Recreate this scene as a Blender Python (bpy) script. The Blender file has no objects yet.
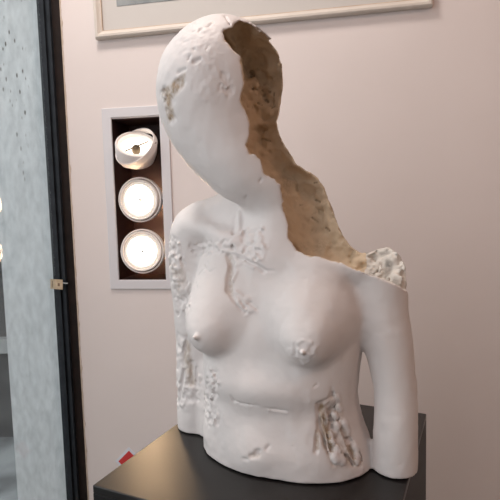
import bpy, bmesh, math, random
import numpy as np
from mathutils import Vector, Matrix, Euler
PI = math.pi
random.seed(7)
SC = bpy.context.scene
COL = SC.collection
EYE = 1.5                                   # camera height above the floor

# ------------------------------------------------------------------ camera
TH, RO, FL = math.radians(5.0), math.radians(1.5), 500.0
_F = np.array([0, math.cos(TH), -math.sin(TH)])
_U0 = np.array([0, math.sin(TH), math.cos(TH)])
_R0 = np.array([1.0, 0, 0])
_R = math.cos(RO) * _R0 - math.sin(RO) * _U0
_U = math.cos(RO) * _U0 + math.sin(RO) * _R0
cd = bpy.data.cameras.new('camera')
cam = bpy.data.objects.new('camera', cd)
COL.objects.link(cam)
m = Matrix.Identity(4)
for i in range(3):
    m[i][0], m[i][1], m[i][2] = _R[i], _U[i], -_F[i]
m[2][3] = EYE
cam.matrix_world = m
cd.sensor_fit = 'HORIZONTAL'
cd.sensor_width = 36.0
cd.lens = 36.0 * FL / 500.0
cd.clip_start = 0.02
SC.camera = cam

# ------------------------------------------------------------------ world, lights, exposure
w = bpy.data.worlds.new('sky')
SC.world = w
w.use_nodes = True
bg = w.node_tree.nodes['Background']
bg.inputs['Color'].default_value = (1.0, 0.975, 0.955, 1)
bg.inputs['Strength'].default_value = 1.3


def area(name, loc, target, size, size_y, power, color, spread=180):
    l = bpy.data.lights.new(name, 'AREA')
    l.shape = 'RECTANGLE'
    l.size, l.size_y, l.energy, l.color = size, size_y, power, color
    l.spread = math.radians(spread)
    o = bpy.data.objects.new(name, l)
    COL.objects.link(o)
    o.location = loc
    o.rotation_euler = (Vector(target) - Vector(loc)).to_track_quat('-Z', 'Y').to_euler()
    return o


area('window_daylight', (-0.95, 0.1, 1.9), (-0.15, 1.4, 1.1), 1.6, 1.8, 9.5, (0.98, 0.96, 1.0))
area('ceiling_lamp_left', (-0.42, 0.86, 3.0), (-0.15, 0.95, 1.4), 0.3, 0.3, 16.5, (1.0, 0.89, 0.82))
area('ceiling_lamp_right', (1.3, -0.5, 3.0), (0.3, 1.0, 1.3), 0.6, 0.6, 11.5, (1.0, 0.58, 0.40))
SC.view_settings.view_transform = 'Standard'
SC.view_settings.look = 'None'
SC.view_settings.gamma = 1
SC.view_settings.use_curve_mapping = False
SC.view_settings.exposure = -0.12


# ------------------------------------------------------------------ frames of reference
def V(p):
    return Vector((float(p[0]), float(p[1]), float(p[2])))


WY = math.radians(9.0)                      # the wall behind the bust is turned 9 degrees
WA = Vector((math.cos(WY), -math.sin(WY), 0))
WN = Vector((-math.sin(WY), -math.cos(WY), 0))
W0 = Vector((-0.324, 1.5, EYE + 0.027))     # middle of the lamp fixture on the wall


def wl(s, n, z):                            # along the wall, out of the wall, up
    return W0 + WA * s + WN * n + Vector((0, 0, z))


WMAT = Matrix((( WA.x, 0, WN.x, W0.x), (WA.y, 0, WN.y, W0.y), (0, 1, 0, W0.z), (0, 0, 0, 1)))  # local x along, y up, z out
PH = math.radians(24.0)
E1 = np.array([math.cos(PH), -math.sin(PH), 0])
E2 = np.array([-math.sin(PH), -math.cos(PH), 0])
TOP = EYE - 0.40                            # plinth top
ORG = np.array([0.04, 0.80, -0.40])         # bust foot, seen from the eye


# ------------------------------------------------------------------ helpers
def tag(o, label=None, cat=None, group=None, kind=None):
    if label: o['label'] = label
    if cat: o['category'] = cat
    if group: o['group'] = group
    if kind: o['kind'] = kind
    return o


def empty(name, mat4, label, cat, group=None):
    o = bpy.data.objects.new(name, None)
    COL.objects.link(o)
    o.empty_display_size = 0.05
    o.matrix_world = mat4
    return tag(o, label, cat, group)


def obj(name, bm, mat, parent=None, smooth=False, bevel=0.0):
    me = bpy.data.meshes.new(name)
    bmesh.ops.recalc_face_normals(bm, faces=bm.faces[:])
    bm.to_mesh(me)
    bm.free()
    if smooth:
        me.polygons.foreach_set('use_smooth', [True] * len(me.polygons))
    me.materials.append(mat)
    o = bpy.data.objects.new(name, me)
    COL.objects.link(o)
    if parent is not None:
        o.parent = parent
    if smooth:
        e = o.modifiers.new('es', 'EDGE_SPLIT')
        e.split_angle = math.radians(40)
    if bevel:
        b = o.modifiers.new('bevel', 'BEVEL')
        b.width = bevel
        b.segments = 2
        b.limit_method = 'ANGLE'
    return o


def box(bm, x0, x1, y0, y1, z0, z1, mat4=None):
    vs = [bm.verts.new((x, y, z)) for x in (x0, x1) for y in (y0, y1) for z in (z0, z1)]
    for f in ((0, 1, 3, 2), (4, 6, 7, 5), (0, 4, 5, 1), (2, 3, 7, 6), (0, 2, 6, 4), (1, 5, 7, 3)):
        bm.faces.new([vs[i] for i in f])
    if mat4:
        bmesh.ops.transform(bm, matrix=mat4, verts=vs)
    return vs


def lathe(bm, prof, n=48, mat4=None, a0=0, a1=2 * PI):
    """profile [(r, z)] turned about z"""
    full = abs(a1 - a0 - 2 * PI) < 1e-6
    rings = []
    new = []
    for r, z in prof:
        ring = []
        for k in range(n if full else n + 1):
            t = a0 + (a1 - a0) * k / n
            ring.append(bm.verts.new((r * math.cos(t), r * math.sin(t), z)))
        rings.append(ring)
        new += ring
    for A, B in zip(rings[:-1], rings[1:]):
        for k in range(len(A) if full else len(A) - 1):
            q = (k + 1) % len(A)
            bm.faces.new((A[k], A[q], B[q], B[k]))
    if mat4:
        bmesh.ops.transform(bm, matrix=mat4, verts=new)
    return rings


def frame_bm(bm, x0, x1, y0, y1, prof):
    """picture-frame moulding: prof [(inset, height)] mitred round a rectangle, closed"""
    loops = []
    for ins, h in prof:
        loops.append([bm.verts.new(p) for p in ((x0 + ins, y0 + ins, h), (x1 - ins, y0 + ins, h),
                                                (x1 - ins, y1 - ins, h), (x0 + ins, y1 - ins, h))])
    L = len(loops)
    for i in range(L):
        A, B = loops[i], loops[(i + 1) % L]
        for k in range(4):
            q = (k + 1) % 4
            bm.faces.new((A[k], A[q], B[q], B[k]))


# ------------------------------------------------------------------ materials
def mat(name, col, rough=0.6, metal=0.0, spec=0.5):
    mt = bpy.data.materials.new(name)
    mt.use_nodes = True
    b = mt.node_tree.nodes['Principled BSDF']
    b.inputs['Base Color'].default_value = (*col, 1)
    b.inputs['Roughness'].default_value = rough
    b.inputs['Metallic'].default_value = metal
    b.inputs['Specular IOR Level'].default_value = spec
    return mt, mt.node_tree, b


def noisy(name, c0, c1, scale, rough=0.6, bump=0.0, bscale=None, detail=6, spec=0.5, lo=0.35, hi=0.65, stretch=None, bdist=0.002):
    mt, nt, b = mat(name, c0, rough, 0, spec)
    N, L = nt.nodes, nt.links
    tc = N.new('ShaderNodeTexCoord')
    src = tc.outputs['Object']
    if stretch:
        mp = N.new('ShaderNodeMapping')
        mp.inputs['Scale'].default_value = stretch
        L.new(src, mp.inputs['Vector'])
        src = mp.outputs['Vector']
    n = N.new('ShaderNodeTexNoise')
    n.inputs['Scale'].default_value = scale
    n.inputs['Detail'].default_value = detail
    L.new(src, n.inputs['Vector'])
    r = N.new('ShaderNodeValToRGB')
    r.color_ramp.elements[0].position, r.color_ramp.elements[1].position = lo, hi
    r.color_ramp.elements[0].color = (*c0, 1)
    r.color_ramp.elements[1].color = (*c1, 1)
    L.new(n.outputs['Fac'], r.inputs['Fac'])
    L.new(r.outputs['Color'], b.inputs['Base Color'])
    if bump:
        n2 = N.new('ShaderNodeTexNoise')
        n2.inputs['Scale'].default_value = bscale or scale * 4
        n2.inputs['Detail'].default_value = 8
        L.new(src, n2.inputs['Vector'])
        bp = N.new('ShaderNodeBump')
        bp.inputs['Strength'].default_value = bump
        bp.inputs['Distance'].default_value = bdist
        L.new(n2.outputs['Fac'], bp.inputs['Height'])
        L.new(bp.outputs['Normal'], b.inputs['Normal'])
    return mt, nt, b, r


M_wall = noisy('wall_paint', (0.74, 0.665, 0.64), (0.765, 0.69, 0.665), 3, 0.75, 0.15, 60, bdist=0.001)[0]
M_ceil = mat('ceiling_paint', (0.62, 0.58, 0.55), 0.8)[0]
M_floor = noisy('floor_boards', (0.14, 0.10, 0.07), (0.22, 0.16, 0.11), 4, 0.45, 0.1, stretch=(1, 12, 1))[0]
M_plinth, _nt, _b, _r = noisy('plinth_black', (0.006, 0.006, 0.007), (0.010, 0.009, 0.009), 9, 0.5, 0.04, 300, spec=0.25)
M_plinthtop, _nt, _b, _r = noisy('plinth_top_black', (0.005, 0.004, 0.004), (0.009, 0.007, 0.006), 9, 0.37, 0.03, 240, spec=0.5)
M_trim = mat('fixture_white', (0.66, 0.64, 0.66), 0.5)[0]
M_ring = mat('lamp_ring_white', (0.86, 0.80, 0.77), 0.4)[0]
M_recess = mat('recess_dark', (0.030, 0.009, 0.007), 0.6)[0]
M_steel = mat('steel', (0.55, 0.52, 0.50), 0.3, 1.0)[0]
M_refl = mat('reflector_aluminium', (0.9, 0.88, 0.84), 0.22, 1.0)[0]
M_cap = mat('lamp_cap_dark', (0.12, 0.09, 0.06), 0.35, 0.8)[0]
M_frame = noisy('picture_frame_cream', (0.62, 0.56, 0.50), (0.68, 0.62, 0.56), 12, 0.45)[0]
M_framegold = noisy('picture_frame_gilt_edge', (0.55, 0.42, 0.32), (0.64, 0.52, 0.42), 40, 0.5)[0]
M_mount = mat('picture_mount', (0.58, 0.55, 0.52), 0.7)[0]
M_art = noisy('artwork_grey', (0.17, 0.19, 0.20), (0.34, 0.36, 0.36), 14, 0.6, detail=10)[0]
M_jamb = noisy('window_frame_blue_black', (0.012, 0.015, 0.020), (0.020, 0.025, 0.032), 25, 0.6, spec=0.25)[0]
M_jambin = noisy('window_frame_brown_black', (0.012, 0.008, 0.007), (0.020, 0.012, 0.010), 30, 0.7, spec=0.2)[0]
M_gasket = mat('gasket_black', (0.004, 0.004, 0.004), 0.8)[0]
M_edge = noisy('raw_plaster_edge', (0.52, 0.42, 0.33), (0.62, 0.52, 0.44), 60, 0.9, 0.6, 120)[0]
M_tagp = noisy('tag_card', (0.48, 0.36, 0.24), (0.60, 0.48, 0.34), 80, 0.8)[0]
M_tagd = mat('tag_print', (0.20, 0.12, 0.08), 0.8)[0]
M_red = mat('sign_red', (0.62, 0.045, 0.045), 0.45)[0]
M_white = mat('sign_white', (0.72, 0.74, 0.80), 0.45)[0]
M_street = noisy('street_paving', (0.10, 0.11, 0.12), (0.34, 0.37, 0.39), 2.6, 0.8, 0.2, 40)[0]
M_facade = noisy('facade_dark', (0.05, 0.055, 0.06), (0.10, 0.105, 0.11), 4, 0.6)[0]
M_ledge = noisy('facade_ledge', (0.30, 0.32, 0.33), (0.42, 0.44, 0.45), 6, 0.6)[0]


def mat_concrete():
    mt, nt, b, r = noisy('travertine_concrete', (0.52, 0.555, 0.58), (0.70, 0.735, 0.76), 30, 0.8, 0.35, 45,
                         detail=12, stretch=(1.6, 1.6, 0.7), lo=0.3, hi=0.7)
    N, L = nt.nodes, nt.links
    tc = N.new('ShaderNodeTexCoord')
    mp = N.new('ShaderNodeMapping')
    mp.inputs['Scale'].default_value = (70, 70, 26)
    L.new(tc.outputs['Object'], mp.inputs['Vector'])
    v = N.new('ShaderNodeTexVoronoi')
    v.inputs['Scale'].default_value = 1.0
    L.new(mp.outputs['Vector'], v.inputs['Vector'])
    cr = N.new('ShaderNodeValToRGB')
    cr.color_ramp.elements[0].position, cr.color_ramp.elements[1].position = 0.16, 0.26
    cr.color_ramp.elements[0].color = (1, 1, 1, 1)
    cr.color_ramp.elements[1].color = (0, 0, 0, 1)
    L.new(v.outputs['Distance'], cr.inputs['Fac'])
    # only some cells hold a pit, in vertical bands
    mp2 = N.new('ShaderNodeMapping')
    mp2.inputs['Scale'].default_value = (9, 9, 1.2)
    L.new(tc.outputs['Object'], mp2.inputs['Vector'])
    n = N.new('ShaderNodeTexNoise')
    n.inputs['Scale'].default_value = 1.0
    n.inputs['Detail'].default_value = 3
    L.new(mp2.outputs['Vector'], n.inputs['Vector'])
    c2 = N.new('ShaderNodeValToRGB')
    c2.color_ramp.elements[0].position, c2.color_ramp.elements[1].position = 0.52, 0.60
    L.new(n.outputs['Fac'], c2.inputs['Fac'])
    mu = N.new('ShaderNodeMath')
    mu.operation = 'MULTIPLY'
    L.new(cr.outputs['Color'], mu.inputs[0])
    L.new(c2.outputs['Color'], mu.inputs[1])
    mx = N.new('ShaderNodeMixRGB')
    mx.inputs[2].default_value = (0.13, 0.13, 0.125, 1)
    L.new(mu.outputs[0], mx.inputs[0])
    L.new(r.outputs['Color'], mx.inputs[1])
    L.new(mx.outputs['Color'], b.inputs['Base Color'])
    return mt


M_concrete = mat_concrete()


def mat_glass(name):
    mt = bpy.data.materials.new(name)
    mt.use_nodes = True
    nt = mt.node_tree
    N, L = nt.nodes, nt.links
    N.clear()
    out = N.new('ShaderNodeOutputMaterial')
    tr = N.new('ShaderNodeBsdfTransparent')
    tr.inputs['Color'].default_value = (0.93, 0.96, 0.965, 1)
    gl = N.new('ShaderNodeBsdfGlossy')
    gl.inputs['Roughness'].default_value = 0.0
    geo = N.new('ShaderNodeNewGeometry')
    def vm(op, a, b=None):
        q = N.new('ShaderNodeVectorMath'); q.operation = op
        L.new(a, q.inputs[0])
        if b: L.new(b, q.inputs[1])
        return q
    def fm(op, a, b):
        q = N.new('ShaderNodeMath'); q.operation = op
        for i_, v_ in enumerate((a, b)):
            if isinstance(v_, (int, float)): q.inputs[i_].default_value = v_
            else: L.new(v_, q.inputs[i_])
        return q.outputs[0]
    dt = vm('DOT_PRODUCT', geo.outputs['Incoming'], geo.outputs['Normal']).outputs['Value']
    ab = N.new('ShaderNodeMath'); ab.operation = 'ABSOLUTE'
    L.new(dt, ab.inputs[0])
    sch = fm('ADD', fm('MULTIPLY', fm('POWER', fm('SUBTRACT', 1.0, ab.outputs[0]), 5.0), 0.96), 0.04)   # Schlick
    class fr: outputs = [sch]
    mx = N.new('ShaderNodeMixShader')
    L.new(fr.outputs[0], mx.inputs[0])
    L.new(tr.outputs[0], mx.inputs[1])
    L.new(gl.outputs[0], mx.inputs[2])
    L.new(mx.outputs[0], out.inputs['Surface'])
    return mt


M_glass = mat_glass('window_glass')


def mat_lamp(name, strength, col=(1.0, 0.86, 0.66)):
    mt, nt, b = mat(name, (0.9, 0.88, 0.84), 0.3)
    b.inputs['Emission Color'].default_value = (*col, 1)
    b.inputs['Emission Strength'].default_value = strength
    return mt


M_lit = mat_lamp('lamp_lit', 34, (1.0, 0.68, 0.40))
M_lit2 = mat_lamp('lamp_lit_tilted', 1.8, (1.0, 0.86, 0.70))
M_dim = mat_lamp('lamp_face', 0.25, (1.0, 0.84, 0.66))


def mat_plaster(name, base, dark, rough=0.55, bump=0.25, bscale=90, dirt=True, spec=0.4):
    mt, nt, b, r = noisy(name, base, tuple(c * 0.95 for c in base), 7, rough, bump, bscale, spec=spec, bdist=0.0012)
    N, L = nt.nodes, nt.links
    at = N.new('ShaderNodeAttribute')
    at.attribute_name = 'stain_shade'  # brown staining on the body; painted grey shading on the shoulder break
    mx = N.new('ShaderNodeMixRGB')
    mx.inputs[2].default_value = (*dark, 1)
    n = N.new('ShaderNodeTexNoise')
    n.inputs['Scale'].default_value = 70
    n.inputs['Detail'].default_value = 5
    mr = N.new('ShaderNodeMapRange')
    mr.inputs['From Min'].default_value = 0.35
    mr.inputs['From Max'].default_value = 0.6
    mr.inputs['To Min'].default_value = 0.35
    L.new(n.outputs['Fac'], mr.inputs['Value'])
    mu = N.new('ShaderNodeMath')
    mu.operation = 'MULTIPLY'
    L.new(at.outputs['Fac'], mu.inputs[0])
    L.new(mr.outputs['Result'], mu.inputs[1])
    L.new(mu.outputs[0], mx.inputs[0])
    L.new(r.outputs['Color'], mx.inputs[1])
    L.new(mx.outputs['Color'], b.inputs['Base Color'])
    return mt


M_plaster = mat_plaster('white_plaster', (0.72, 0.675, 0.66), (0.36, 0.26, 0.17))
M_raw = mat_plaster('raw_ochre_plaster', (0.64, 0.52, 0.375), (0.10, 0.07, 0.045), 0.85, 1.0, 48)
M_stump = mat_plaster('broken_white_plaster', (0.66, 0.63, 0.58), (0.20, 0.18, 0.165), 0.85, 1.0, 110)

# ------------------------------------------------------------------ setting
def struct(name, bm, mt, label=None):
    o = obj(name, bm, mt)
    o['kind'] = 'structure'
    if label: o['label'] = label
    return o


# window plane: starts at the wall's left end, runs towards the viewer, opened 9.6 degrees
C0 = (-0.274, 0.024)
WD = math.radians(5.8)
wdir = (WA * (-math.sin(WD)) + WN * math.cos(WD)).normalized()
wout = (WA * (-math.cos(WD)) - WN * math.sin(WD)).normalized()
GC = wl(C0[0], C0[1], 0)
GM = Matrix(((wdir.x, 0, wout.x, GC.x), (wdir.y, 0, wout.y, GC.y), (0, 1, 0, 0), (0, 0, 0, 1)))  # x along, y up (from floor), z outwards

HB = 3.1
# floor
bm = bmesh.new()
box(bm, -1.3, 3.2, -2.6, 1.75, -0.1, 0.0)
struct('floor', bm, M_floor)
bm = bmesh.new()
box(bm, -1.35, 3.2, -2.6, 1.75, HB, HB + 0.1)
struct('ceiling', bm, M_ceil)
bm = bmesh.new()
box(bm, 2.6, 2.75, -2.7, 1.75, 0, HB)
struct('wall_right', bm, M_wall)
bm = bmesh.new()
box(bm, -1.4, 2.75, -2.75, -2.6, 0, HB)
struct('wall_front', bm, M_wall)
# back wall with a rectangular opening for the fixture
bm = bmesh.new()
z0, z1 = -W0.z, HB - W0.z
FX, FY = 0.078, 0.241
box(bm, -0.222, -FX, z0, z1, -0.16, 0, WMAT)
box(bm, FX, 3.2, z0, z1, -0.16, 0, WMAT)
box(bm, -FX, FX, z0, -FY, -0.16, 0, WMAT)
box(bm, -FX, FX, FY, z1, -0.16, 0, WMAT)
struct('wall_back', bm, M_wall)
# ragged plaster edge where wall meets the window frame
bm = bmesh.new()
prev = None
K = 240
for k in range(K + 1):
    z = z0 + (z1 - z0) * k / K
    wv = 0.0030 + 0.0022 * random.random() + (0.003 if random.random() < 0.06 else 0)
    a = bm.verts.new(wl(-0.2215, 0.0015, z)); b_ = bm.verts.new(wl(-0.2215 + wv, 0.0018, z))
    c = bm.verts.new(wl(-0.2215 + wv, -0.004, z)); d = bm.verts.new(wl(-0.2215, -0.004, z))
    if prev:
        for i in range(4):
            j = (i + 1) % 4
            bm.faces.new((prev[i], prev[j], (a, b_, c, d)[j], (a, b_, c, d)[i]))
    prev = (a, b_, c, d)
struct('trim_1', bm, M_edge)

# window: frame members + glass
bm = bmesh.new()
# corner post, built in wall coordinates
box(bm, -0.283, -0.262, z0, z1, -0.012, 0.020, WMAT)
box(bm, -0.262, -0.255, z0, z1, -0.012, 0.010, WMAT)
box(bm, -0.255, -0.246, z0, z1, -0.012, 0.016, WMAT)
wf = struct('window_1', bm, M_jamb)
bm = bmesh.new()
box(bm, -0.246, -0.222, z0, z1, -0.02, 0.004, WMAT)
o = obj('inner_frame', bm, M_jambin, wf)
bm = bmesh.new()
box(bm, -0.0465, -0.0, 0, 0.05, 0.0, 0.0)
bm.free()
bm = bmesh.new()
box(bm, 0.004, 4.3, 0.12, HB, -0.003, 0.003, GM)
obj('window_glass', bm, M_glass, wf)
bm = bmesh.new()
box(bm, -0.01, 4.3, 0.0, 0.12, -0.025, 0.025, GM)
obj('bottom_rail', bm, M_jamb, wf)

# outside: stone pier, paving, dark facade across the way
bm = bmesh.new()
box(bm, -0.59, -0.10, -W0.z - 0.15, 2.4, -0.75, -0.17, WMAT)
pier = bm
ob = struct('wall_outside', bm, M_concrete)
bm = bmesh.new()
box(bm, -14, -1.0, -6, 14, -0.25, -0.12)
struct('ground_outside', bm, M_street)

bm = bmesh.new()
box(bm, -9, -1.25, 3.5, 3.9, -0.12, 2.2)
fo = struct('wall_street', bm, M_facade)
bm = bmesh.new()
box(bm, -9, -1.25, 3.42, 3.5, 0.52, 0.62)
obj('ledge', bm, M_ledge, fo)

# ------------------------------------------------------------------ plinth
PM = Matrix(((0.9095, -0.4157, 0, 0), (-0.4157, -0.9095, 0, 0), (0, 0, 1, 0), (0, 0, 0, 1)))
Bc = Vector((-0.053, 1.096, 0)); Lc = Vector((-0.234, 0.694, 0)); Rc = Vector((0.324, 0.919, 0))
ctr = (Lc + Rc) / 2 - (Rc - Bc).normalized() * 0.0018
ax = (Rc - Bc).normalized(); ay = Vector((ax.y, -ax.x, 0))
PM = Matrix(((ax.x, ay.x, 0, ctr.x), (ax.y, ay.y, 0, ctr.y), (0, 0, 1, 0), (0, 0, 0, 1)))
pl = empty('plinth', PM, 'tall square black plinth carrying the white plaster bust', 'plinth')
hx, hy = 0.2095, 0.2185
bm = bmesh.new()
box(bm, -hx, hx, -hy, hy, 0.0, TOP - 0.012)
obj('plinth_body', bm, M_plinth, pl, bevel=0.0012)
bm = bmesh.new()
box(bm, -hx, hx, -hy, hy, TOP - 0.012, TOP)
obj('top_board', bm, M_plinthtop, pl, bevel=0.0015)

# ------------------------------------------------------------------ picture
T = WMAT @ Matrix.Translation((0.356, 0.845, 0)) @ Matrix.Rotation(math.radians(0.8), 4, 'Z')
pic = empty('framed_picture', T, 'large picture in a thin cream frame with white mount, hung above the bust', 'picture')
bm = bmesh.new()
PX, PY = 0.469, 0.37
frame_bm(bm, -PX, PX, -PY, PY, [(0, 0.001), (0, 0.016), (0.004, 0.021), (0.010, 0.021), (0.016, 0.015), (0.021, 0.012), (0.0225, 0.010), (0.0225, 0.001)])
obj('frame', bm, M_frame, pic)
bm = bmesh.new()
box(bm, -PX + 0.022, PX - 0.022, -PY + 0.022, PY - 0.022, 0.002, 0.007)
mo = obj('mount', bm, M_mount, pic)
bm = bmesh.new()
frame_bm(bm, -PX + 0.0195, PX - 0.0195, -PY + 0.0195, PY - 0.0195, [(0, 0.010), (0, 0.0125), (0.003, 0.0125), (0.003, 0.007), (0.002, 0.007)])
obj('gilt_slip', bm, M_framegold, pic)
bm = bmesh.new()
box(bm, -PX + 0.068, PX - 0.26, -PY + 0.088, PY - 0.09, 0.0072, 0.0082)
obj('artwork', bm, M_art, pic)

# ------------------------------------------------------------------ recessed lamp fixture
fx = empty('recessed_spotlight_fixture', WMAT, 'white rectangular recessed fixture with three round spotlights set in the wall', 'light fixture')
bm = bmesh.new()
frame_bm(bm, -0.105, 0.100, -0.268, 0.272, [(0, 0.0005), (0, 0.005), (0.0015, 0.006), (0.0265, 0.006), (0.028, 0.005), (0.028, -0.02), (0.026, -0.02), (0.026, 0.0005)])
obj('trim_frame', bm, M_trim, fx)
bm = bmesh.new()
a, b_, d = 0.0765, 0.2395, -0.13
vs = {}
for nme, (x, y, z) in dict(a=(-a, -b_, 0.0), b=(a, -b_, 0.0), c=(a, b_, 0.0), d=(-a, b_, 0.0), e=(-a, -b_, d), f=(a, -b_, d), g=(a, b_, d), h=(-a, b_, d)).items():
    vs[nme] = bm.verts.new((x, y, z))
for q in ('abfe', 'bcgf', 'cdhg', 'daeh', 'efgh'):
    bm.faces.new([vs[k] for k in q])
hs = obj('housing', bm, M_recess, fx)
sm = hs.modifiers.new('solid', 'SOLIDIFY')
sm.thickness = 0.0012
sm.offset = 1


def spotlight(z, rx, ry, lit, label, name='spotlight', tilt=False, sx=-0.002, deep=-0.010):
    """gimbal spotlight: outer ring, yoke screws, lamp head, reflector, capsule"""
    T0 = WMAT @ Matrix.Translation((sx, z, deep))
    root = empty(name, T0, label, 'spotlight', 'round spotlights of the wall fixture')
    RT = Matrix.Rotation(rx, 4, 'X') @ Matrix.Rotation(ry, 4, 'Y')
    R1 = Matrix.Rotation(rx * (0.72 if tilt else 0.45), 4, 'X') @ Matrix.Rotation(ry * (-0.9 if tilt else 0.5), 4, 'Y')
    bm = bmesh.new()
    lathe(bm, [(0.0625, -0.010), (0.0665, -0.010), (0.0675, 0.006), (0.0665, 0.010), (0.0640, 0.010), (0.0625, 0.006), (0.0625, -0.010)], 64, R1)
    obj('gimbal_ring', bm, M_ring, root, True)
    bm = bmesh.new()
    lathe(bm, [(0.030, -0.050), (0.054, -0.036), (0.0600, -0.012), (0.0605, 0.012), (0.0590, 0.0155), (0.0560, 0.0155), (0.0550, 0.012), (0.0530, 0.010)], 64, RT)
    hd = obj('lamp_head', bm, M_ring, root, True)
    bm = bmesh.new()
    lathe(bm, [(0.0530, 0.010), (0.0500, 0.0135), (0.0450, 0.0125), (0.0425, 0.005)], 64, RT)
    obj('lamp_rim', bm, M_dim, root, True)
    bm = bmesh.new()
    prof = [(0.0430, 0.005), (0.040, -0.002), (0.036, -0.011), (0.026, -0.018), (0.014, -0.022), (0.0005, -0.023)]
    lathe(bm, prof, 64, RT)
    obj('reflector', bm, lit, root, True)
    bm = bmesh.new()
    lathe(bm, [(r_ * (1.5 if tilt else 0.8), z_) for r_, z_ in [(0.0004, 0.006), (0.006, 0.005), (0.0085, 0.0), (0.0085, -0.012), (0.005, -0.022), (0.0005, -0.0225)]], 24, RT)
    obj('capsule_cap', bm, M_cap if tilt else M_steel, root, True)
    for t in ((0.9, 4.04) if tilt else (PI / 2, -PI / 2)):
        bm = bmesh.new()
        box(bm, 0.008 if tilt else 0.034, 0.0455, -0.0016, 0.0016, 0.0045, 0.0062, RT @ Matrix.Rotation(t, 4, 'Z'))
        obj('cap_bracket', bm, M_cap, root)
    for sgn in (-1, 1):
        bm = bmesh.new()
        lathe(bm, [(0.0005, 0.004), (0.0028, 0.0035), (0.003, 0.0), (0.0016, -0.002), (0.0016, -0.011), (0.0005, -0.011)], 16,
              R1 @ Matrix.Translation((sgn * 0.067, 0, 0)) @ Matrix.Rotation(sgn * PI / 2, 4, 'Y'))
        obj('pivot_screw', bm, M_steel, root, True)
    return root


spotlight(0.153, math.radians(-48), math.radians(17), M_lit2, 'topmost of the three round spotlights, tilted upwards in its ring', tilt=True, sx=-0.003, deep=0.004)
spotlight(0.001, math.radians(2), math.radians(-3), M_lit, 'middle of the three round spotlights, lit and facing straight out')
spotlight(-0.154, math.radians(-3), math.radians(6), M_lit, 'lowest of the three round spotlights, lit and facing straight out')

# ------------------------------------------------------------------ small things
# paper tag clipped on the window frame
tg = empty('card_tag', WMAT @ Matrix.Translation((-0.262, -0.250, 0.034)) @ Matrix.Scale(1.12, 4) @ Matrix.Rotation(math.radians(-4), 4, 'Z'), 'small buff card tag stuck to the dark window frame', 'tag')
bm = bmesh.new()
box(bm, -0.024, 0.012, -0.013, 0.014, -0.006, -0.0045)
obj('card', bm, M_tagp, tg)
bm = bmesh.new()
box(bm, -0.002, 0.004, -0.004, 0.004, -0.0045, -0.004)
box(bm, -0.019, -0.017, -0.009, 0.009, -0.0045, -0.004)
obj('tag_mark', bm, M_tagd, tg)
bm = bmesh.new()
box(bm, 0.008, 0.026, 0.004, 0.0062, -0.008, -0.0055)
obj('tag_pin', bm, M_steel, tg)

# ------------------------------------------------------------------ street seen past the pier
# (filled in below)

# ================================================================== THE BUST (signed distance sculpting)
def rot_local(p):
    return p


def sd_cone(p, a, b, ra, rb):
    a = np.array(a, np.float32); b = np.array(b, np.float32)
    ba = b - a
    t = np.clip(((p - a) @ ba) / (ba @ ba), 0, 1)
    d = np.linalg.norm(p - a - t[:, None] * ba, axis=1)
    return d - (ra + (rb - ra) * t)


def sd_ell(p, c, r, R=None):
    q = p - np.array(c, np.float32)
    if R is not None:
        q = q @ R
    r = np.array(r, np.float32)
    k0 = np.linalg.norm(q / r, axis=1)
    k1 = np.linalg.norm(q / (r * r), axis=1) + 1e-9
    return k0 * (k0 - 1.0) / k1


def smin(a, b, k):
    h = np.clip(0.5 + 0.5 * (b - a) / k, 0, 1)
    return b + (a - b) * h - k * h * (1 - h)


def smax(a, b, k):
    return -smin(-a, -b, k)


def _hash(ix, iy, iz):
    h = (ix * 374761393 + iy * 668265263 + iz * 2147483647 + 1013904223).astype(np.int64)
    h = (h ^ (h >> 13)) * 1274126177
    h = h ^ (h >> 16)
    return (h & 0xFFFF).astype(np.float32) / 65535.0


def vnoise(p, s, off=0.0):
    q = p * s + off + 100.0
    i = np.floor(q).astype(np.int64)
    fr = (q - i).astype(np.float32)
    fr = fr * fr * (3 - 2 * fr)
    out = 0
    for dx in (0, 1):
        wx = fr[:, 0] if dx else 1 - fr[:, 0]
        for dy in (0, 1):
            wy = fr[:, 1] if dy else 1 - fr[:, 1]
            for dz in (0, 1):
                wz = fr[:, 2] if dz else 1 - fr[:, 2]
                out = out + wx * wy * wz * _hash(i[:, 0] + dx, i[:, 1] + dy, i[:, 2] + dz)
    return out * 2 - 1


def rotm(ax, deg):
    return np.array(Matrix.Rotation(math.radians(deg), 3, ax), np.float32)


SEC0 = np.array([   # w, uc, vc, a, b
    [-0.03, 0.012, 0.004, 0.144, 0.097],
    [0.00, 0.013, 0.004, 0.142, 0.096],
    [0.03, 0.011, 0.004, 0.138, 0.094],
    [0.06, 0.006, 0.002, 0.131, 0.090],
    [0.10, 0.003, 0.000, 0.126, 0.086],
    [0.155, 0.004, -0.002, 0.131, 0.087],
    [0.21, 0.004, -0.004, 0.138, 0.088],
    [0.27, 0.000, -0.008, 0.140, 0.082],
    [0.32, -0.006, -0.014, 0.132, 0.070],
    [0.36, -0.016, -0.022, 0.110, 0.055],
    [0.40, -0.020, -0.030, 0.070, 0.042],
    [0.44, -0.02, -0.03, 0.040, 0.030]])
_ws = np.linspace(-0.03, 0.44, 236)
SEC = np.stack([_ws] + [np.interp(_ws, SEC0[:, 0], SEC0[:, k]) for k in range(1, 5)], 1)
_kr = np.hanning(23); _kr /= _kr.sum()
for _k in range(1, 5):
    SEC[:, _k] = np.convolve(np.pad(SEC[:, _k], 11, mode='edge'), _kr, 'valid')
SEC = SEC.astype(np.float32)


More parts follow.
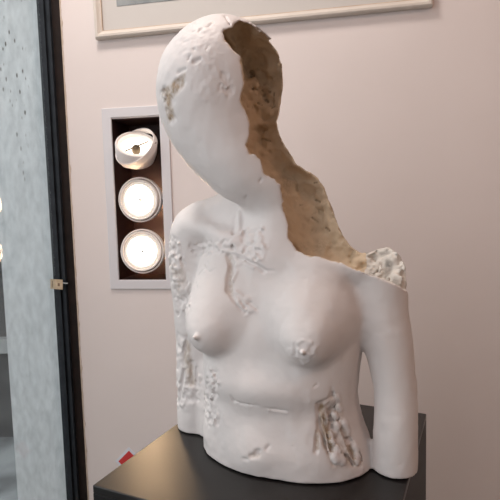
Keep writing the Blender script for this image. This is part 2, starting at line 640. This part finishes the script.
def torso(p):
    w_ = p[:, 2]
    c = [np.interp(w_, SEC[:, 0], SEC[:, k]).astype(np.float32) for k in range(1, 5)]
    x = np.abs((p[:, 0] - c[0]) / c[2]); y = np.abs((p[:, 1] - c[1]) / c[3])
    e = 2.25
    r = (x ** e + y ** e) ** (1 / e)
    d = (r - 1) * np.minimum(c[2], c[3]) * 0.95
    return np.maximum(d, w_ - 0.43)


def chain(p, pts):
    """round tapered limb through (u, v, w, r) points, smoothed with a Catmull-Rom curve"""
    P = np.array(pts, float)
    P = np.vstack([2 * P[0] - P[1], P, 2 * P[-1] - P[-2]])
    C = []
    for i in range(1, len(P) - 2):
        for t in np.arange(0, 1, 0.2):
            a, b, c, e = P[i - 1], P[i], P[i + 1], P[i + 2]
            C.append(0.5 * (2 * b + (c - a) * t + (2 * a - 5 * b + 4 * c - e) * t * t + (3 * b - a - 3 * c + e) * t ** 3))
    C.append(P[-2])
    C = np.array(C, np.float32)
    lo, hi = (C[:, :3] - C[:, 3:]).min(0), (C[:, :3] + C[:, 3:]).max(0)
    far = np.maximum(np.maximum(lo - p, p - hi), 0)
    far = np.sqrt((far ** 2).sum(1))
    out = far + 0.02
    m = far < 0.045
    if not m.any():
        return out
    p = p[m]
    S = np.stack([np.sqrt(((p - c[:3]) ** 2).sum(1)) - c[3] for c in C], 0)      # spheres along the curve
    k = np.clip(S.argmin(0), 1, len(C) - 2)
    n = np.arange(S.shape[1])
    f0, fm, fp = S[k, n], S[k - 1, n], S[k + 1, n]
    den = np.maximum(fp - 2 * f0 + fm, 1e-6)
    t = np.clip((fm - fp) / (2 * den), -1, 1)                                    # vertex of the parabola through three
    out[m] = f0 + 0.5 * (fp - fm) * t + 0.5 * den * t * t
    return out


def base_sdf(p):
    d = torso(p)
    al = chain(p, [(-0.154, -0.024, 0.352, 0.050), (-0.164, -0.024, 0.30, 0.045), (-0.163, -0.026, 0.20, 0.041), (-0.164, -0.026, 0.10, 0.040), (-0.167, -0.024, -0.03, 0.039)])
    ar = chain(p, [(0.151, -0.022, 0.338, 0.053), (0.162, -0.018, 0.26, 0.041), (0.174, -0.014, 0.19, 0.0365), (0.186, -0.008, 0.12, 0.0315), (0.1875, 0.000, 0.05, 0.0325), (0.1865, 0.002, -0.03, 0.034)])
    d = smin(d, al, 0.014)
    k = 0.003 + 0.012 * np.clip((p[:, 2] - 0.15) / 0.05, 0, 1)
    d = smin(d, ar, k)
    d = smin(d, sd_cone(p, (0.150, 0.0, -0.02), (0.152, 0.0, 0.030), 0.020, 0.006), 0.01)
    d = smin(d, sd_cone(p, (-0.128, -0.01, -0.02), (-0.13, -0.01, 0.12), 0.03, 0.02), 0.01)
    # trapezius slopes
    d = smin(d, chain(p, [(-0.030, -0.035, 0.430, 0.030), (-0.088, -0.033, 0.397, 0.033), (-0.138, -0.028, 0.369, 0.040)]), 0.025)
    d = smin(d, chain(p, [(0.02, -0.035, 0.43, 0.045), (0.08, -0.036, 0.375, 0.050), (0.140, -0.026, 0.335, 0.046)]), 0.03)
    # collar bones
    d = smin(d, sd_cone(p, (-0.050, 0.040, 0.345), (-0.150, 0.012, 0.372), 0.010, 0.008), 0.022)
    d = smin(d, sd_cone(p, (0.0, 0.046, 0.318), (0.130, 0.020, 0.310), 0.010, 0.010), 0.030)
    # breasts
    for cx, nx, rl, vz in ((-0.076, -0.082, 0.056, 0.0), (0.069, 0.079, 0.051, 0.004)):
        b = sd_ell(p, (cx, 0.036 + vz, 0.217), (rl, 0.060, 0.057))
        b = smin(b, sd_cone(p, (cx * 0.95, 0.010, 0.325), (cx, 0.032 + vz, 0.240), 0.028, 0.046), 0.045)
        b = smin(b, sd_cone(p, (cx, 0.05, 0.210), (nx, 0.080 + vz, 0.206), 0.040, 0.022), 0.035)
        kb = 0.009 + 0.018 * np.clip((p[:, 2] - 0.18) / 0.08, 0, 1)
        d = smin(d, b, kb)
    # belly and rib cage
    d = smin(d, sd_ell(p, (0.0, 0.034, 0.128), (0.098, 0.061, 0.036)), 0.025)
    d = smin(d, sd_ell(p, (0.065, 0.02, 0.035), (0.05, 0.062, 0.05)), 0.025)
    d = smin(d, sd_ell(p, (-0.002, 0.045, 0.030), (0.060, 0.056, 0.048)), 0.022)
    # neck
    d = smin(d, chain(p, [(0.010, -0.004, 0.33, 0.060), (0.010, -0.002, 0.39, 0.050), (-0.006, 0.010, 0.45, 0.050), (-0.040, 0.010, 0.52, 0.050)]), 0.022)
    # head: smooth faceless egg
    hd = sd_ell(p, (-0.084, 0.000, 0.594), (0.097, 0.112, 0.108), rotm('Y', 14))
    hd = smin(hd, chain(p, [(-0.090, 0.012, 0.585, 0.092), (-0.084, 0.020, 0.545, 0.086), (-0.063, 0.026, 0.500, 0.071), (-0.033, 0.026, 0.460, 0.058), (0.0, 0.012, 0.435, 0.046)]), 0.02)
    hd = smin(hd, chain(p, [(-0.060, -0.040, 0.60, 0.070), (-0.052, -0.045, 0.54, 0.055), (-0.020, -0.045, 0.47, 0.055), (0.03, -0.045, 0.41, 0.055)]), 0.03)
    d = smin(d, hd, 0.014)
    return d


# ---- hollow channel, outline in view, cut to a depth
POLY = np.array([(222, 32), (226, 29), (232, 27), (234, 23), (241, 21), (248, 23), (256, 28), (264, 35), (271, 43), (275, 50),
                 (420, 40), (480, 240), (425, 294), (407, 291), (395, 285), (380, 278), (357, 270), (340, 263), (330, 260), (318, 257), (306, 256),
                 (297, 250), (288, 238), (288, 222), (283, 210), (282, 200), (280, 186), (275, 180), (263, 173), (262, 165),
                 (256, 155), (249, 153), (246, 145), (249, 135), (249, 120), (242, 105), (240, 98), (244, 82), (242, 70),
                 (240, 57), (232, 50), (224, 40)], np.float32)


def sd_poly(x, y, P):
    d = np.full(x.shape, 1e9, np.float32)
    sgn = np.ones(x.shape, np.float32)
    n = len(P)
    for i in range(n):
        a, b = P[i], P[i - 1]
        ex, ey = b - a
        wx, wy = x - a[0], y - a[1]
        t = np.clip((wx * ex + wy * ey) / (ex * ex + ey * ey), 0, 1)
        d = np.minimum(d, (wx - ex * t) ** 2 + (wy - ey * t) ** 2)
        c1, c2, c3 = y >= a[1], y < b[1], ex * wy > ey * wx
        flip = (c1 & c2 & c3) | (~c1 & ~c2 & ~c3)
        sgn = np.where(flip, -sgn, sgn)
    return sgn * np.sqrt(d)


def to_view(p):
    """local (u, v, w) -> picture x, y and distance from the eye"""
    q = ORG.astype(np.float32) + p[:, :1] * E1.astype(np.float32) + p[:, 1:2] * E2.astype(np.float32)
    q[:, 2] += p[:, 2]
    dd = q @ _F.astype(np.float32)
    return 250 + FL * (q @ _R.astype(np.float32)) / dd, 250 - FL * (q @ _U.astype(np.float32)) / dd, dd


OUTP = np.array([(268, 40), (273, 45), (277, 52), (282, 65), (283, 85), (281, 100), (278, 116), (276, 122), (279, 135), (287, 150), (297, 165), (310, 173),
                 (318, 178), (325, 190), (332, 210), (338, 225), (342, 235), (350, 247), (362, 254), (370, 253), (378, 249), (390, 248),
                 (400, 255), (405, 265), (407, 272), (406, 290), (408, 293), (480, 293), (480, 36)], np.float32)
YL = np.array([(20, 228), (32, 228), (57, 240), (82, 244), (100, 242), (120, 249), (150, 248), (165, 262), (180, 276), (200, 282), (222, 288), (240, 292), (256, 306), (272, 360), (290, 405)], float)
YR = np.array([(20, 262), (40, 272), (60, 281), (85, 283), (105, 279), (122, 276), (135, 279), (150, 287), (165, 297), (178, 315), (190, 325), (210, 332), (225, 338), (247, 352), (258, 400), (290, 410)], float)
FD = np.array([(20, 0.745), (32, 0.775), (45, 0.812), (62, 0.838), (100, 0.850), (130, 0.845), (160, 0.835), (190, 0.825), (215, 0.812), (240, 0.790), (255, 0.772), (290, 0.738)], float)


def channel(p):
    out = np.full(len(p), 0.05, np.float32)
    m = (p[:, 2] > 0.24) & (p[:, 0] > -0.12)
    if m.any():
        out[m] = channel_in(p[m])
    return out


def channel_in(p):
    x, y, D = to_view(p)
    sp = sd_poly(x, y, POLY) * (D / FL)                 # metres
    sp = sp + 0.0016 * vnoise(p, 160.0) + 0.0010 * vnoise(p, 330.0)
    xl = np.interp(y, YL[:, 0], YL[:, 1]); xr = np.interp(y, YR[:, 0], YR[:, 1])
    t = np.clip((x - xl) / (xr - xl), 0, 1)
    conc = 0.034 * (1 - (2 * t - 0.75).clip(-1, 1.25) ** 2 / 1.6)
    stump = np.clip((x - 345) / 25, 0, 1)
    fd = np.interp(y, FD[:, 0], FD[:, 1]) + conc * (1 - stump)
    r1 = 1 - np.abs(vnoise(p, 55.0, 2.2)) * 2
    lump = 0.0060 * vnoise(p, 38.0) + 0.0050 * r1 + 0.0050 * vnoise(p, 95.0, 7.3) + (0.0018 + 0.0016 * stump) * vnoise(p, 210.0, 3.1)
    du, dv = (x - 253) * 0.62 + (y - 38) * 0.78, (y - 38) * 0.62 - (x - 253) * 0.78
    lump = lump - 0.013 * np.exp(-(du / 13) ** 2 - (dv / 6) ** 2)
    fl = D - fd - lump * (1.0 + 1.1 * stump)            # in front of the floor: negative
    # undercut behind the front shell
    front = 0.72
    under = 0.010 * np.clip((D - np.interp(y, [20, 100, 200, 260], [0.765, 0.745, 0.755, 0.745])) / 0.015, 0, 1) * (1 - stump)
    so = sd_poly(x, y, OUTP) * (D / FL) + 0.0016 * vnoise(p, 110.0, 1.7) + 0.0008 * vnoise(p, 260.0)
    return np.minimum(np.maximum(sp - under, fl * 0.8), so)


def sdf_nodetail(p):
    d = base_sdf(p)
    d = smax(d, -channel(p), 0.0015)
    return np.maximum(d, -p[:, 2])


def view_ray(px, py):
    r = _F + (px - 250) / FL * _R - (py - 250) / FL * _U
    o = -ORG
    return (np.array([o @ E1, o @ E2, o[2]]), np.array([r @ E1, r @ E2, r[2]]))


def hits(pts):
    """surface points of the plain form under picture points"""
    pts = np.array(pts, float)
    o, _ = view_ray(250, 250)
    dirs = np.array([view_ray(x, y)[1] for x, y in pts])
    dirs /= np.linalg.norm(dirs, axis=1)[:, None]
    t = np.full(len(pts), 0.45)
    for _i in range(90):
        P = (o + dirs * t[:, None]).astype(np.float32)
        t += np.clip(base_sdf(P), -0.01, 0.02) * 0.7
    P = o + dirs * t[:, None]
    ok = np.abs(base_sdf(P.astype(np.float32))) < 0.003
    return P, ok


CUTS, ADDS, STAIN = [], [], []      # (a, b, ra, rb, k)
rnd = random.Random(3)


JOBS = []


def seg(list_, pts, r, k=0.002, off=0.0):
    JOBS.append((list_, pts, r, k, off))


def resolve():
    """find all the surface points in one go"""
    flat = [q for j in JOBS for q in j[1]]
    PP, OK = hits(flat)
    o, _ = view_ray(250, 250)
    n0 = 0
    for list_, pts, r, k, off in JOBS:
        P, ok = PP[n0:n0 + len(pts)], OK[n0:n0 + len(pts)]
        n0 += len(pts)
        for i in range(len(P) - 1):
            if ok[i] and ok[i + 1]:
                r0 = r[i] if isinstance(r, (list, tuple)) else r
                r1 = r[i + 1] if isinstance(r, (list, tuple)) else r
                a = P[i] + (o - P[i]) / np.linalg.norm(o - P[i]) * off
                b = P[i + 1] + (o - P[i + 1]) / np.linalg.norm(o - P[i + 1]) * off
                list_.append((a, b, r0, r1, k))


def scatter(list_, poly, n, rmin, rmax, k=0.002, off=0.0, long=0.0, ang=0.0):
    P = np.array(poly, np.float32)
    x0, y0 = P.min(0); x1, y1 = P.max(0)
    c = 0
    while c < n:
        x, y = rnd.uniform(x0, x1), rnd.uniform(y0, y1)
        if sd_poly(np.array([x], np.float32), np.array([y], np.float32), P)[0] < 0:
            r = rnd.uniform(rmin, rmax)
            l = long * rnd.uniform(0.3, 1)
            a = ang + rnd.uniform(-0.5, 0.5)
            seg(list_, [(x, y), (x + 0.3 + l * math.cos(a), y + l * math.sin(a))], r, k, off + rnd.uniform(-0.3, 0.3) * r)
            c += 1


PATCH = []


def patch(poly, amp, scale, bias=0.5, soft=3.0, seed=0.0):
    PATCH.append((np.array(poly, np.float32), amp, scale, bias, soft, seed))


def apply_patches(p, d):
    x, y, D = to_view(p)
    for poly, amp, sc, bias, soft, seed in PATCH:
        a, b = poly.min(0) - 4, poly.max(0) + 4
        m = (x > a[0]) & (x < b[0]) & (y > a[1]) & (y < b[1]) & (p[:, 1] > -0.045)
        if not m.any():
            continue
        q = p[m]
        jag = 2.2 * vnoise(q, 130.0, seed + 3.0)
        w_ = np.clip((-sd_poly(x[m], y[m], poly) + jag) / soft, 0, 1)
        n1 = np.clip(vnoise(q, sc, seed) * 2.2, -1, 1)
        n2 = np.clip(vnoise(q, sc * 2.1, seed + 5) * 1.6, -1, 1)
        d[m] = d[m] + w_ * amp * (bias + 0.75 * n1 + 0.4 * n2)
    return d


def stain_shade(poly, amt, soft=3.0):
    STAIN.append((np.array(poly, np.float32), amt, soft))


# head: chipped patch at the left, small pits
stain_shade([(161, 90), (170, 84), (176, 78), (186, 72), (184, 86), (177, 94), (172, 100), (175, 118), (168, 124), (165, 106)], 0.9)
for (x, y, dx, dy, r) in [(208, 26, 5, -4, .0022), (195, 23, 3, -3, .0016), (201, 28, -2, 4, .002), (192, 32, 3, -1, .0016), (183, 42, 4, -1, .0018),
                          (194, 62, 6, -3, .0026), (178, 72, 7, -3, .0024), (188, 60, 2, -5, .0016), (194, 49, 1, 1, .0016), (212, 59, 2, 0, .0012),
                          (217, 59, 1, 0, .0012), (223, 13, 3, 1, .0016), (222, 73, 6, 2, .0026), (226, 77, 2, 8, .0022), (221, 84, -2, 6, .0018),
                          (224, 88, 5, 7, .0022), (220, 90, 12, 2, .0012), (231, 80, -3, 10, .0014), (225, 16, 5, 9, .0014), (206, 50, 3, -5, .001),
                          (246, 198, 1, -2, .0016), (260, 181, 1, -2, .0014), (183, 140, .5, 1, .0014), (176, 82, 5, -2, .0024)]:
    seg(CUTS, [(x, y), (x + dx, y + dy)], [r * 1.3, r * 0.9], 0.001)
patch([(158, 90), (166, 85), (171, 89), (177, 78), (187, 70), (186, 86), (177, 96), (174, 108), (178, 120), (168, 127), (164, 108)], 0.0026, 150, 0.8)
patch([(166, 26), (215, 14), (228, 40), (232, 100), (196, 110), (178, 60)], 0.0005, 210, 0.0, 6)
patch([(221, 72), (231, 74), (238, 96), (224, 98), (218, 88)], 0.0016, 190, 0.3)
# shoulder at left and upper arm: eroded bumps
ARM1 = [(166, 236), (176, 234), (184, 244), (186, 262), (190, 285), (178, 300), (172, 280), (167, 258)]
patch([(164, 236), (176, 234), (183, 244), (186, 262), (191, 284), (190, 312), (178, 318), (170, 280), (165, 258)], 0.0034, 115, 0.25, 3, 1.0)
patch([(174, 378), (202, 372), (202, 400), (190, 408), (174, 412)], 0.0020, 140, 0.2, 3, 2.0)
patch([(174, 330), (188, 335), (195, 372), (176, 372)], 0.0018, 110, 0.3, 3, 2.0)
patch([(184, 243), (232, 238), (236, 254), (192, 258)], 0.0016, 170, 0.2, 3, 3.0)
patch([(238, 228), (264, 224), (268, 262), (250, 262), (238, 250)], 0.0026, 150, -0.1, 3, 4.0)
patch([(230, 290), (250, 294), (262, 312), (244, 318)], 0.0020, 160, 0.1, 3, 5.0)
patch([(207, 364), (219, 370), (221, 388), (215, 402), (223, 414), (221, 428), (207, 426), (203, 404)], 0.0030, 150, 0.2, 3, 6.0)
patch([(289, 343), (304, 337), (316, 343), (319, 356), (307, 366), (290, 362), (284, 352)], 0.0013, 230, -0.3, 3, 7.0)
seg(CUTS, [(187, 336), (184, 352), (183, 366)], [.0025, .005, .003])
seg(CUTS, [(191, 363), (192, 384)], [.0055, .004])
seg(CUTS, [(184, 370), (180, 392), (179, 402)], [.004, .0045, .003])
seg(CUTS, [(196, 368), (197, 382)], [.003, .0025])
stain_shade([(186, 340), (190, 340), (196, 385), (188, 388), (183, 360)], 0.55)
stain_shade([(168, 262), (184, 262), (188, 288), (178, 296)], 0.35)
# chest damage at the left: line of dents, star scratch
for (x, y, dx, dy, r) in [(190, 246, 3, 2, .003), (193, 252, 4, -2, .0025), (206, 243, -1, 5, .003), (212, 250, 5, -2, .0022), (222, 243, 3, -4, .0026),
                          (228, 248, 8, 2, .002), (198, 275, 6, -6, .0024), (204, 266, 5, 6, .0018), (207, 262, 1, 6, .0016), (210, 272, 5, -3, .0016), (196, 283, 1, 5, .0012)]:
    seg(CUTS, [(x, y), (x + dx, y + dy)], [r, r * 0.6], 0.002)
# vertical groove under the chin with a batten edge
seg(CUTS, [(234, 217), (233.5, 232), (233, 250)], 0.0024, 0.003)
seg(ADDS, [(240, 212), (239, 232), (238, 252)], 0.0034, 0.004, -0.0012)
seg(ADDS, [(222, 250), (234, 252), (246, 256), (256, 262)], 0.0018, 0.002)
seg(CUTS, [(238, 258), (256, 265), (263, 271)], [.0025, .0035, .0045], 0.0015)
seg(CUTS, [(263, 271), (275, 271)], [.003, .001], 0.002)
seg(CUTS, [(228, 256), (232, 266), (229, 278), (229, 290)], [.005, .0065, .0055, .0065], 0.0015)
seg(CUTS, [(229, 290), (234, 300), (242, 310)], [.0045, .003, .0025], 0.002)
for (x, y, dx, dy, r) in [(236, 266, 8, -4, .003), (244, 262, 10, 6, .0022), (233, 280, 4, -8, .003), (236, 292, 6, 4, .0026), (238, 302, 5, 6, .0026), (246, 310, 8, -1, .0022), (244, 302, 12, 10, .0018)]:
    seg(ADDS, [(x, y), (x + dx, y + dy)], [r, r * 0.8], 0.0025, -0.0004)
stain_shade([(228, 254), (233, 256), (234, 296), (228, 296)], 0.45)
# left ribs
RIB = [(208, 366), (218, 372), (220, 388), (214, 402), (222, 414), (220, 426), (208, 424), (204, 404), (208, 386)]
# waist line
seg(CUTS, [(231, 396), (234, 401), (240, 403), (258, 405)], [.0018, .0022, .0016, .0008], 0.0015)
seg(CUTS, [(266, 408), (276, 410), (287, 411)], [.001, .0024, .0012], 0.0015)
seg(ADDS, [(268, 410), (287, 413)], [.0014, .0016], 0.0015)
seg(ADDS, [(236, 402), (246, 407)], [.0014, .001], 0.0015)
# navel
for (x, y, dx, dy, r) in [(251, 456, 7, -1, .0030), (256, 452, 3, -1, .0026), (243, 459, 4, 0, .0014), (268, 447, 1, -1, .0016), (266, 449, 1, 1, .001)]:
    seg(CUTS, [(x, y), (x + dx, y + dy)], r, 0.003)

stain_shade([(250, 452), (262, 452), (262, 458), (250, 459)], 0.4)
# nipples
P1, _ = hits([(197, 337), (303, 352)])
ADDS.append((P1[0], P1[0] + np.array([-0.002, 0.004, 0]), 0.0045, 0.0036, 0.005))
ADDS.append((P1[1] + np.array([0, -0.004, 0]), P1[1] + np.array([0, 0.003, 0]), 0.0042, 0.0034, 0.003))
# large gouge in the right flank
GG = [(318, 405), (326, 402), (332, 388), (335, 392), (338, 404), (344, 418), (348, 430), (356, 446), (363, 458), (362, 469), (350, 468), (346, 458), (338, 466), (330, 468), (328, 456), (322, 436), (318, 420)]
patch(GG, 0.0042, 95, 0.75, 3, 8.0)
seg(CUTS, [(319, 405), (322, 424), (328, 444), (334, 462)], [.004, .0065, .006, .004], 0.004)
seg(CUTS, [(341, 428), (348, 446), (357, 463)], [.004, .006, .004], 0.004)
seg(CUTS, [(332, 388), (330, 398), (320, 404)], [.0015, .0025, .003], 0.002)
seg(CUTS, [(319, 428), (317, 438), (316, 452)], [.003, .0035, .003], 0.002)
seg(ADDS, [(321, 414), (326, 438), (329, 452)], .0016, 0.003, -0.002)
seg(ADDS, [(340, 432), (346, 448), (352, 460)], .0018, 0.003, -0.002)
for (x, y, r) in [(337, 396, .004), (338, 406, .0045), (334, 414, .005), (343, 422, .0065), (346, 428, .005), (330, 433, .0042), (331, 440, .005), (336, 447, .005), (334, 456, .008), (340, 458, .007),
                  (354, 446, .006), (356, 454, .005), (355, 460, .005), (361, 466, .003), (318, 433, .003), (336, 424, .005)]:
    seg(ADDS, [(x, y), (x + 1.5, y + 2.5)], r, 0.002, -0.003)
stain_shade([(317, 404), (324, 402), (327, 420), (335, 446), (333, 458), (326, 446), (320, 424)], 1.0, 2)
stain_shade([(341, 426), (345, 428), (352, 446), (360, 464), (354, 466), (346, 450)], 0.8, 2)
stain_shade([(315, 430), (320, 430), (320, 450), (315, 450)], 0.8, 1.5)
stain_shade([(318, 400), (340, 392), (350, 430), (364, 466), (330, 470), (320, 440)], 0.30, 4)
# odd scratches
for (x, y, dx, dy, r) in [(304, 279, 3, 0, .0012), (314, 387, 4, -3, .0014), (358, 284, 0, 1, .001), (292, 447, 1, 0, .0008), (400, 465, 1, 0, .0012), (340, 382, 2, 3, .001), (355, 288, -1, 6, .0014)]:
    seg(CUTS, [(x, y), (x + dx, y + dy)], r, 0.001)
# interior: key hole, cracks (cut along the view onto the hollow's floor)
INNER = [((252, 73), (252.5, 76), .0045, .004), ((262, 91), (270, 92), .0018, .0022), ((266, 100), (268, 102), .0025, .002), ((258, 103), (262, 105), .0018, .001),
         ((272, 108), (275, 106), .0018, .0012), ((262, 139), (270, 141), .0016, .0014), ((274, 93), (274, 104), .001, .001), ((316, 200), (320, 202), .0016, .0018),
         ((314, 183), (318, 182), .001, .001), ((300, 205), (302, 205), .001, .001), ((326, 228), (330, 231), .0018, .001), ((312, 218), (318, 222), .0015, .001)]


def build_inner():
    o, _ = view_ray(250, 250)
    out = []
    for (a, b, ra, rb) in INNER:
        q = []
        for (x, y) in (a, b):
            dr = view_ray(x, y)[1]
            dr = dr / np.linalg.norm(dr)
            ts = np.arange(0.5, 1.2, 0.001)
            P = (o + dr * ts[:, None]).astype(np.float32)
            s = sdf_nodetail(P)
            k = np.argmax(s < 0)
            q.append(P[k])
        out.append((q[0], q[1], ra, rb, 0.001))
    return out


resolve()
CUTS += build_inner()


def local_ops(p, d, lst, cut):
    for (a, b, ra, rb, k) in lst:
        lo = np.minimum(a, b) - max(ra, rb) - k - 0.004
        hi = np.maximum(a, b) + max(ra, rb) + k + 0.004
        msk = np.all((p > lo) & (p < hi), axis=1)
        if not msk.any():
            continue
        c = sd_cone(p[msk], a, b, ra, rb)
        d[msk] = smax(d[msk], -c, k) if cut else smin(d[msk], c, k)
    return d


def full_sdf(p):
    d = base_sdf(p)
    # hand-worked surface, very slight
    d = d + 0.0010 * vnoise(p, 30.0, 5.0) + 0.0005 * vnoise(p, 75.0, 1.0) + 0.00025 * vnoise(p, 150.0, 2.0)
    d = apply_patches(p, d)
    d = local_ops(p, d, CUTS, True)
    d = local_ops(p, d, ADDS, False)
    d = smax(d, -channel(p), 0.0012)
    d = local_ops(p, d, CUTS[-len(INNER):], True)
    # flat foot
    d = smax(d, -(p[:, 2] - 0.0018 + 0.0006 * vnoise(p, 60.0)), 0.0010)
    return d


def build_bust(cell=0.0020):
    lo = np.array([-0.235, -0.165, -0.012]); hi = np.array([0.235, 0.165, 0.725])
    cs = cell * 4
    nc = np.ceil((hi - lo) / cs).astype(int) + 1
    g = [lo[i] + np.arange(nc[i]) * cs for i in range(3)]
    G = np.stack(np.meshgrid(*g, indexing='ij'), -1).reshape(-1, 3).astype(np.float32)
    S = np.empty(len(G), np.float32)
    for i in range(0, len(G), 400000):
        S[i:i + 400000] = sdf_nodetail(G[i:i + 400000])
    S = S.reshape(nc)
    nf = (nc - 1) * 4 + 1
    near = np.abs(S) < cs * 1.9
    D = np.full(nf, 0.02, np.float32)
    # sign far away: nearest coarse sample
    idx = [np.minimum((np.arange(nf[i]) + 2) // 4, nc[i] - 1) for i in range(3)]
    D = np.where(S[np.ix_(*idx)] < 0, -0.02, 0.02).astype(np.float32)
    band = near[np.ix_(*idx)]
    I = np.argwhere(band)
    P = (lo + I * cell).astype(np.float32)
    out = np.empty(len(P), np.float32)
    for i in range(0, len(P), 500000):
        out[i:i + 500000] = full_sdf(P[i:i + 500000])
    D[I[:, 0], I[:, 1], I[:, 2]] = out
    # surface nets
    ins = D < 0
    c = np.zeros(tuple(np.array(D.shape) - 1), np.uint8)
    for dx in (0, 1):
        for dy in (0, 1):
            for dz in (0, 1):
                c += ins[dx:dx + c.shape[0], dy:dy + c.shape[1], dz:dz + c.shape[2]]
    A = np.argwhere((c > 0) & (c < 8))
    vid = np.full(c.shape, -1, np.int32)
    vid[A[:, 0], A[:, 1], A[:, 2]] = np.arange(len(A))
    acc = np.zeros((len(A), 3)); cnt = np.zeros(len(A))
    corners = [(x, y, z) for x in (0, 1) for y in (0, 1) for z in (0, 1)]
    for a in corners:
        for ax_ in range(3):
            if a[ax_] == 0:
                b = list(a); b[ax_] = 1
                da = D[A[:, 0] + a[0], A[:, 1] + a[1], A[:, 2] + a[2]]
                db = D[A[:, 0] + b[0], A[:, 1] + b[1], A[:, 2] + b[2]]
                msk = (da < 0) != (db < 0)
                t = da[msk] / (da[msk] - db[msk])
                pt = np.tile(np.array(a, float), (msk.sum(), 1))
                pt[:, ax_] = t
                acc[msk] += pt
                cnt[msk] += 1
    Vt = lo + (A + acc / cnt[:, None]) * cell
    quads = []
    for ax_ in range(3):
        sl0 = [slice(None)] * 3; sl1 = [slice(None)] * 3
        sl0[ax_] = slice(0, -1); sl1[ax_] = slice(1, None)
        A0, A1 = ins[tuple(sl0)], ins[tuple(sl1)]
        E_ = np.argwhere(A0 != A1)
        u, v = (ax_ + 1) % 3, (ax_ + 2) % 3
        ok = (E_[:, u] > 0) & (E_[:, v] > 0) & (E_[:, u] < c.shape[u]) & (E_[:, v] < c.shape[v])
        E_ = E_[ok]
        def vv(du, dv):
            q = E_.copy(); q[:, u] -= du; q[:, v] -= dv
            return vid[q[:, 0], q[:, 1], q[:, 2]]
        q = np.stack([vv(1, 1), vv(0, 1), vv(0, 0), vv(1, 0)], 1)
        fl = ~ins[E_[:, 0], E_[:, 1], E_[:, 2]]
        q[fl] = q[fl][:, ::-1]
        quads.append(q)
    Q = np.concatenate(quads)
    Q = Q[(Q >= 0).all(1)]
    return Vt, Q


def mesh_from(name, Vt, Q, mt, parent, st):
    used = np.unique(Q)
    mp = np.full(len(Vt), -1, np.int64); mp[used] = np.arange(len(used))
    me = bpy.data.meshes.new(name)
    me.vertices.add(len(used)); me.loops.add(Q.size); me.polygons.add(len(Q))
    me.vertices.foreach_set('co', Vt[used].astype(np.float32).ravel())
    me.loops.foreach_set('vertex_index', mp[Q].astype(np.int32).ravel())
    me.polygons.foreach_set('loop_start', np.arange(0, Q.size, 4, dtype=np.int32))
    me.polygons.foreach_set('loop_total', np.full(len(Q), 4, dtype=np.int32))
    me.update(calc_edges=True)
    me.polygons.foreach_set('use_smooth', np.ones(len(Q), bool))
    at = me.attributes.new('stain_shade', 'FLOAT', 'POINT')
    at.data.foreach_set('value', st[used].astype(np.float32))
    me.materials.append(mt)
    o = bpy.data.objects.new(name, me)
    COL.objects.link(o)
    o.parent = parent
    return o


import time
_t = time.time()
Vt, Q = build_bust(0.0021)
print('bust', len(Vt), len(Q), round(time.time() - _t, 1), 's')
Vf = Vt.astype(np.float32)
VX, VY, VD = to_view(Vf)
bs = base_sdf(Vf)
chn = channel(Vf)
fx_, fy_ = VX[Q].mean(1), VY[Q].mean(1)
fb = bs[Q].mean(1); fc = chn[Q].mean(1)
cutf = (fb < -0.0022) & (np.abs(fc) < 0.0035)
stumpf = cutf & (fx_ > 364 + 4 * vnoise(Vf, 60.0)[Q[:, 0]]) & (fy_ > 235)
near_in = np.zeros(len(Vf), bool)
for (a, b, ra, rb, k) in CUTS[-len(INNER):]:
    near_in |= sd_cone(Vf, a, b, ra, rb) < 0.003
cutf = cutf | near_in[Q].any(1)
innerf = cutf & ~stumpf
st = np.zeros(len(Vt), np.float32)
frontal = base_sdf((Vf + np.array([0, 0.02, 0], np.float32))) > 0.004
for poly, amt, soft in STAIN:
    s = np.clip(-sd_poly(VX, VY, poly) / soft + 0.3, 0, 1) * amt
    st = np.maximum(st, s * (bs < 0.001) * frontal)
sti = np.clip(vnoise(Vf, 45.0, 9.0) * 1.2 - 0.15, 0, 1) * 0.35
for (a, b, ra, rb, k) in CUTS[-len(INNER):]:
    sti = np.maximum(sti, np.clip(1.6 - (sd_cone(Vf, a, b, ra, rb) + 0.002) / 0.0018, 0, 1))  # holes and cracks of the hollow coloured darker
stump_shade = np.clip(vnoise(Vf, 75.0, 4.0) * 2.6 - 0.1, 0, 1) * 0.8  # grey crevice shading painted into the break, in random patches
BM = Matrix(((E1[0], E2[0], 0, ORG[0]), (E1[1], E2[1], 0, ORG[1]), (0, 0, 1, TOP), (0, 0, 0, 1)))
bust = empty('plaster_bust', BM, 'white plaster female bust with smooth faceless head and hollow broken side, on the black plinth', 'sculpture')
mesh_from('body', Vt, Q[~cutf], M_plaster, bust, st)
tag(mesh_from('hollow_interior', Vt, Q[innerf], M_raw, bust, sti), 'rough ochre inner surface of the broken head and neck')
tag(mesh_from('broken_shoulder', Vt, Q[stumpf], M_stump, bust, stump_shade), 'rough whitish break at the shoulder')

# ------------------------------------------------------------------ wall sign half hidden by the plinth
sg = empty('warning_sign', WMAT @ Matrix.Translation((-0.073, -0.818, 0.0)), 'small red and white diamond sign on the wall, mostly hidden behind the plinth', 'sign')
bm = bmesh.new()
box(bm, -0.034, 0.034, -0.034, 0.034, 0.0005, 0.002, Matrix.Rotation(PI / 4, 4, 'Z'))
obj('sign_plate', bm, M_white, sg)
bm = bmesh.new()
box(bm, -0.026, 0.026, -0.026, 0.026, 0.002, 0.0026, Matrix.Rotation(PI / 4, 4, 'Z'))
obj('red_panel', bm, M_red, sg)
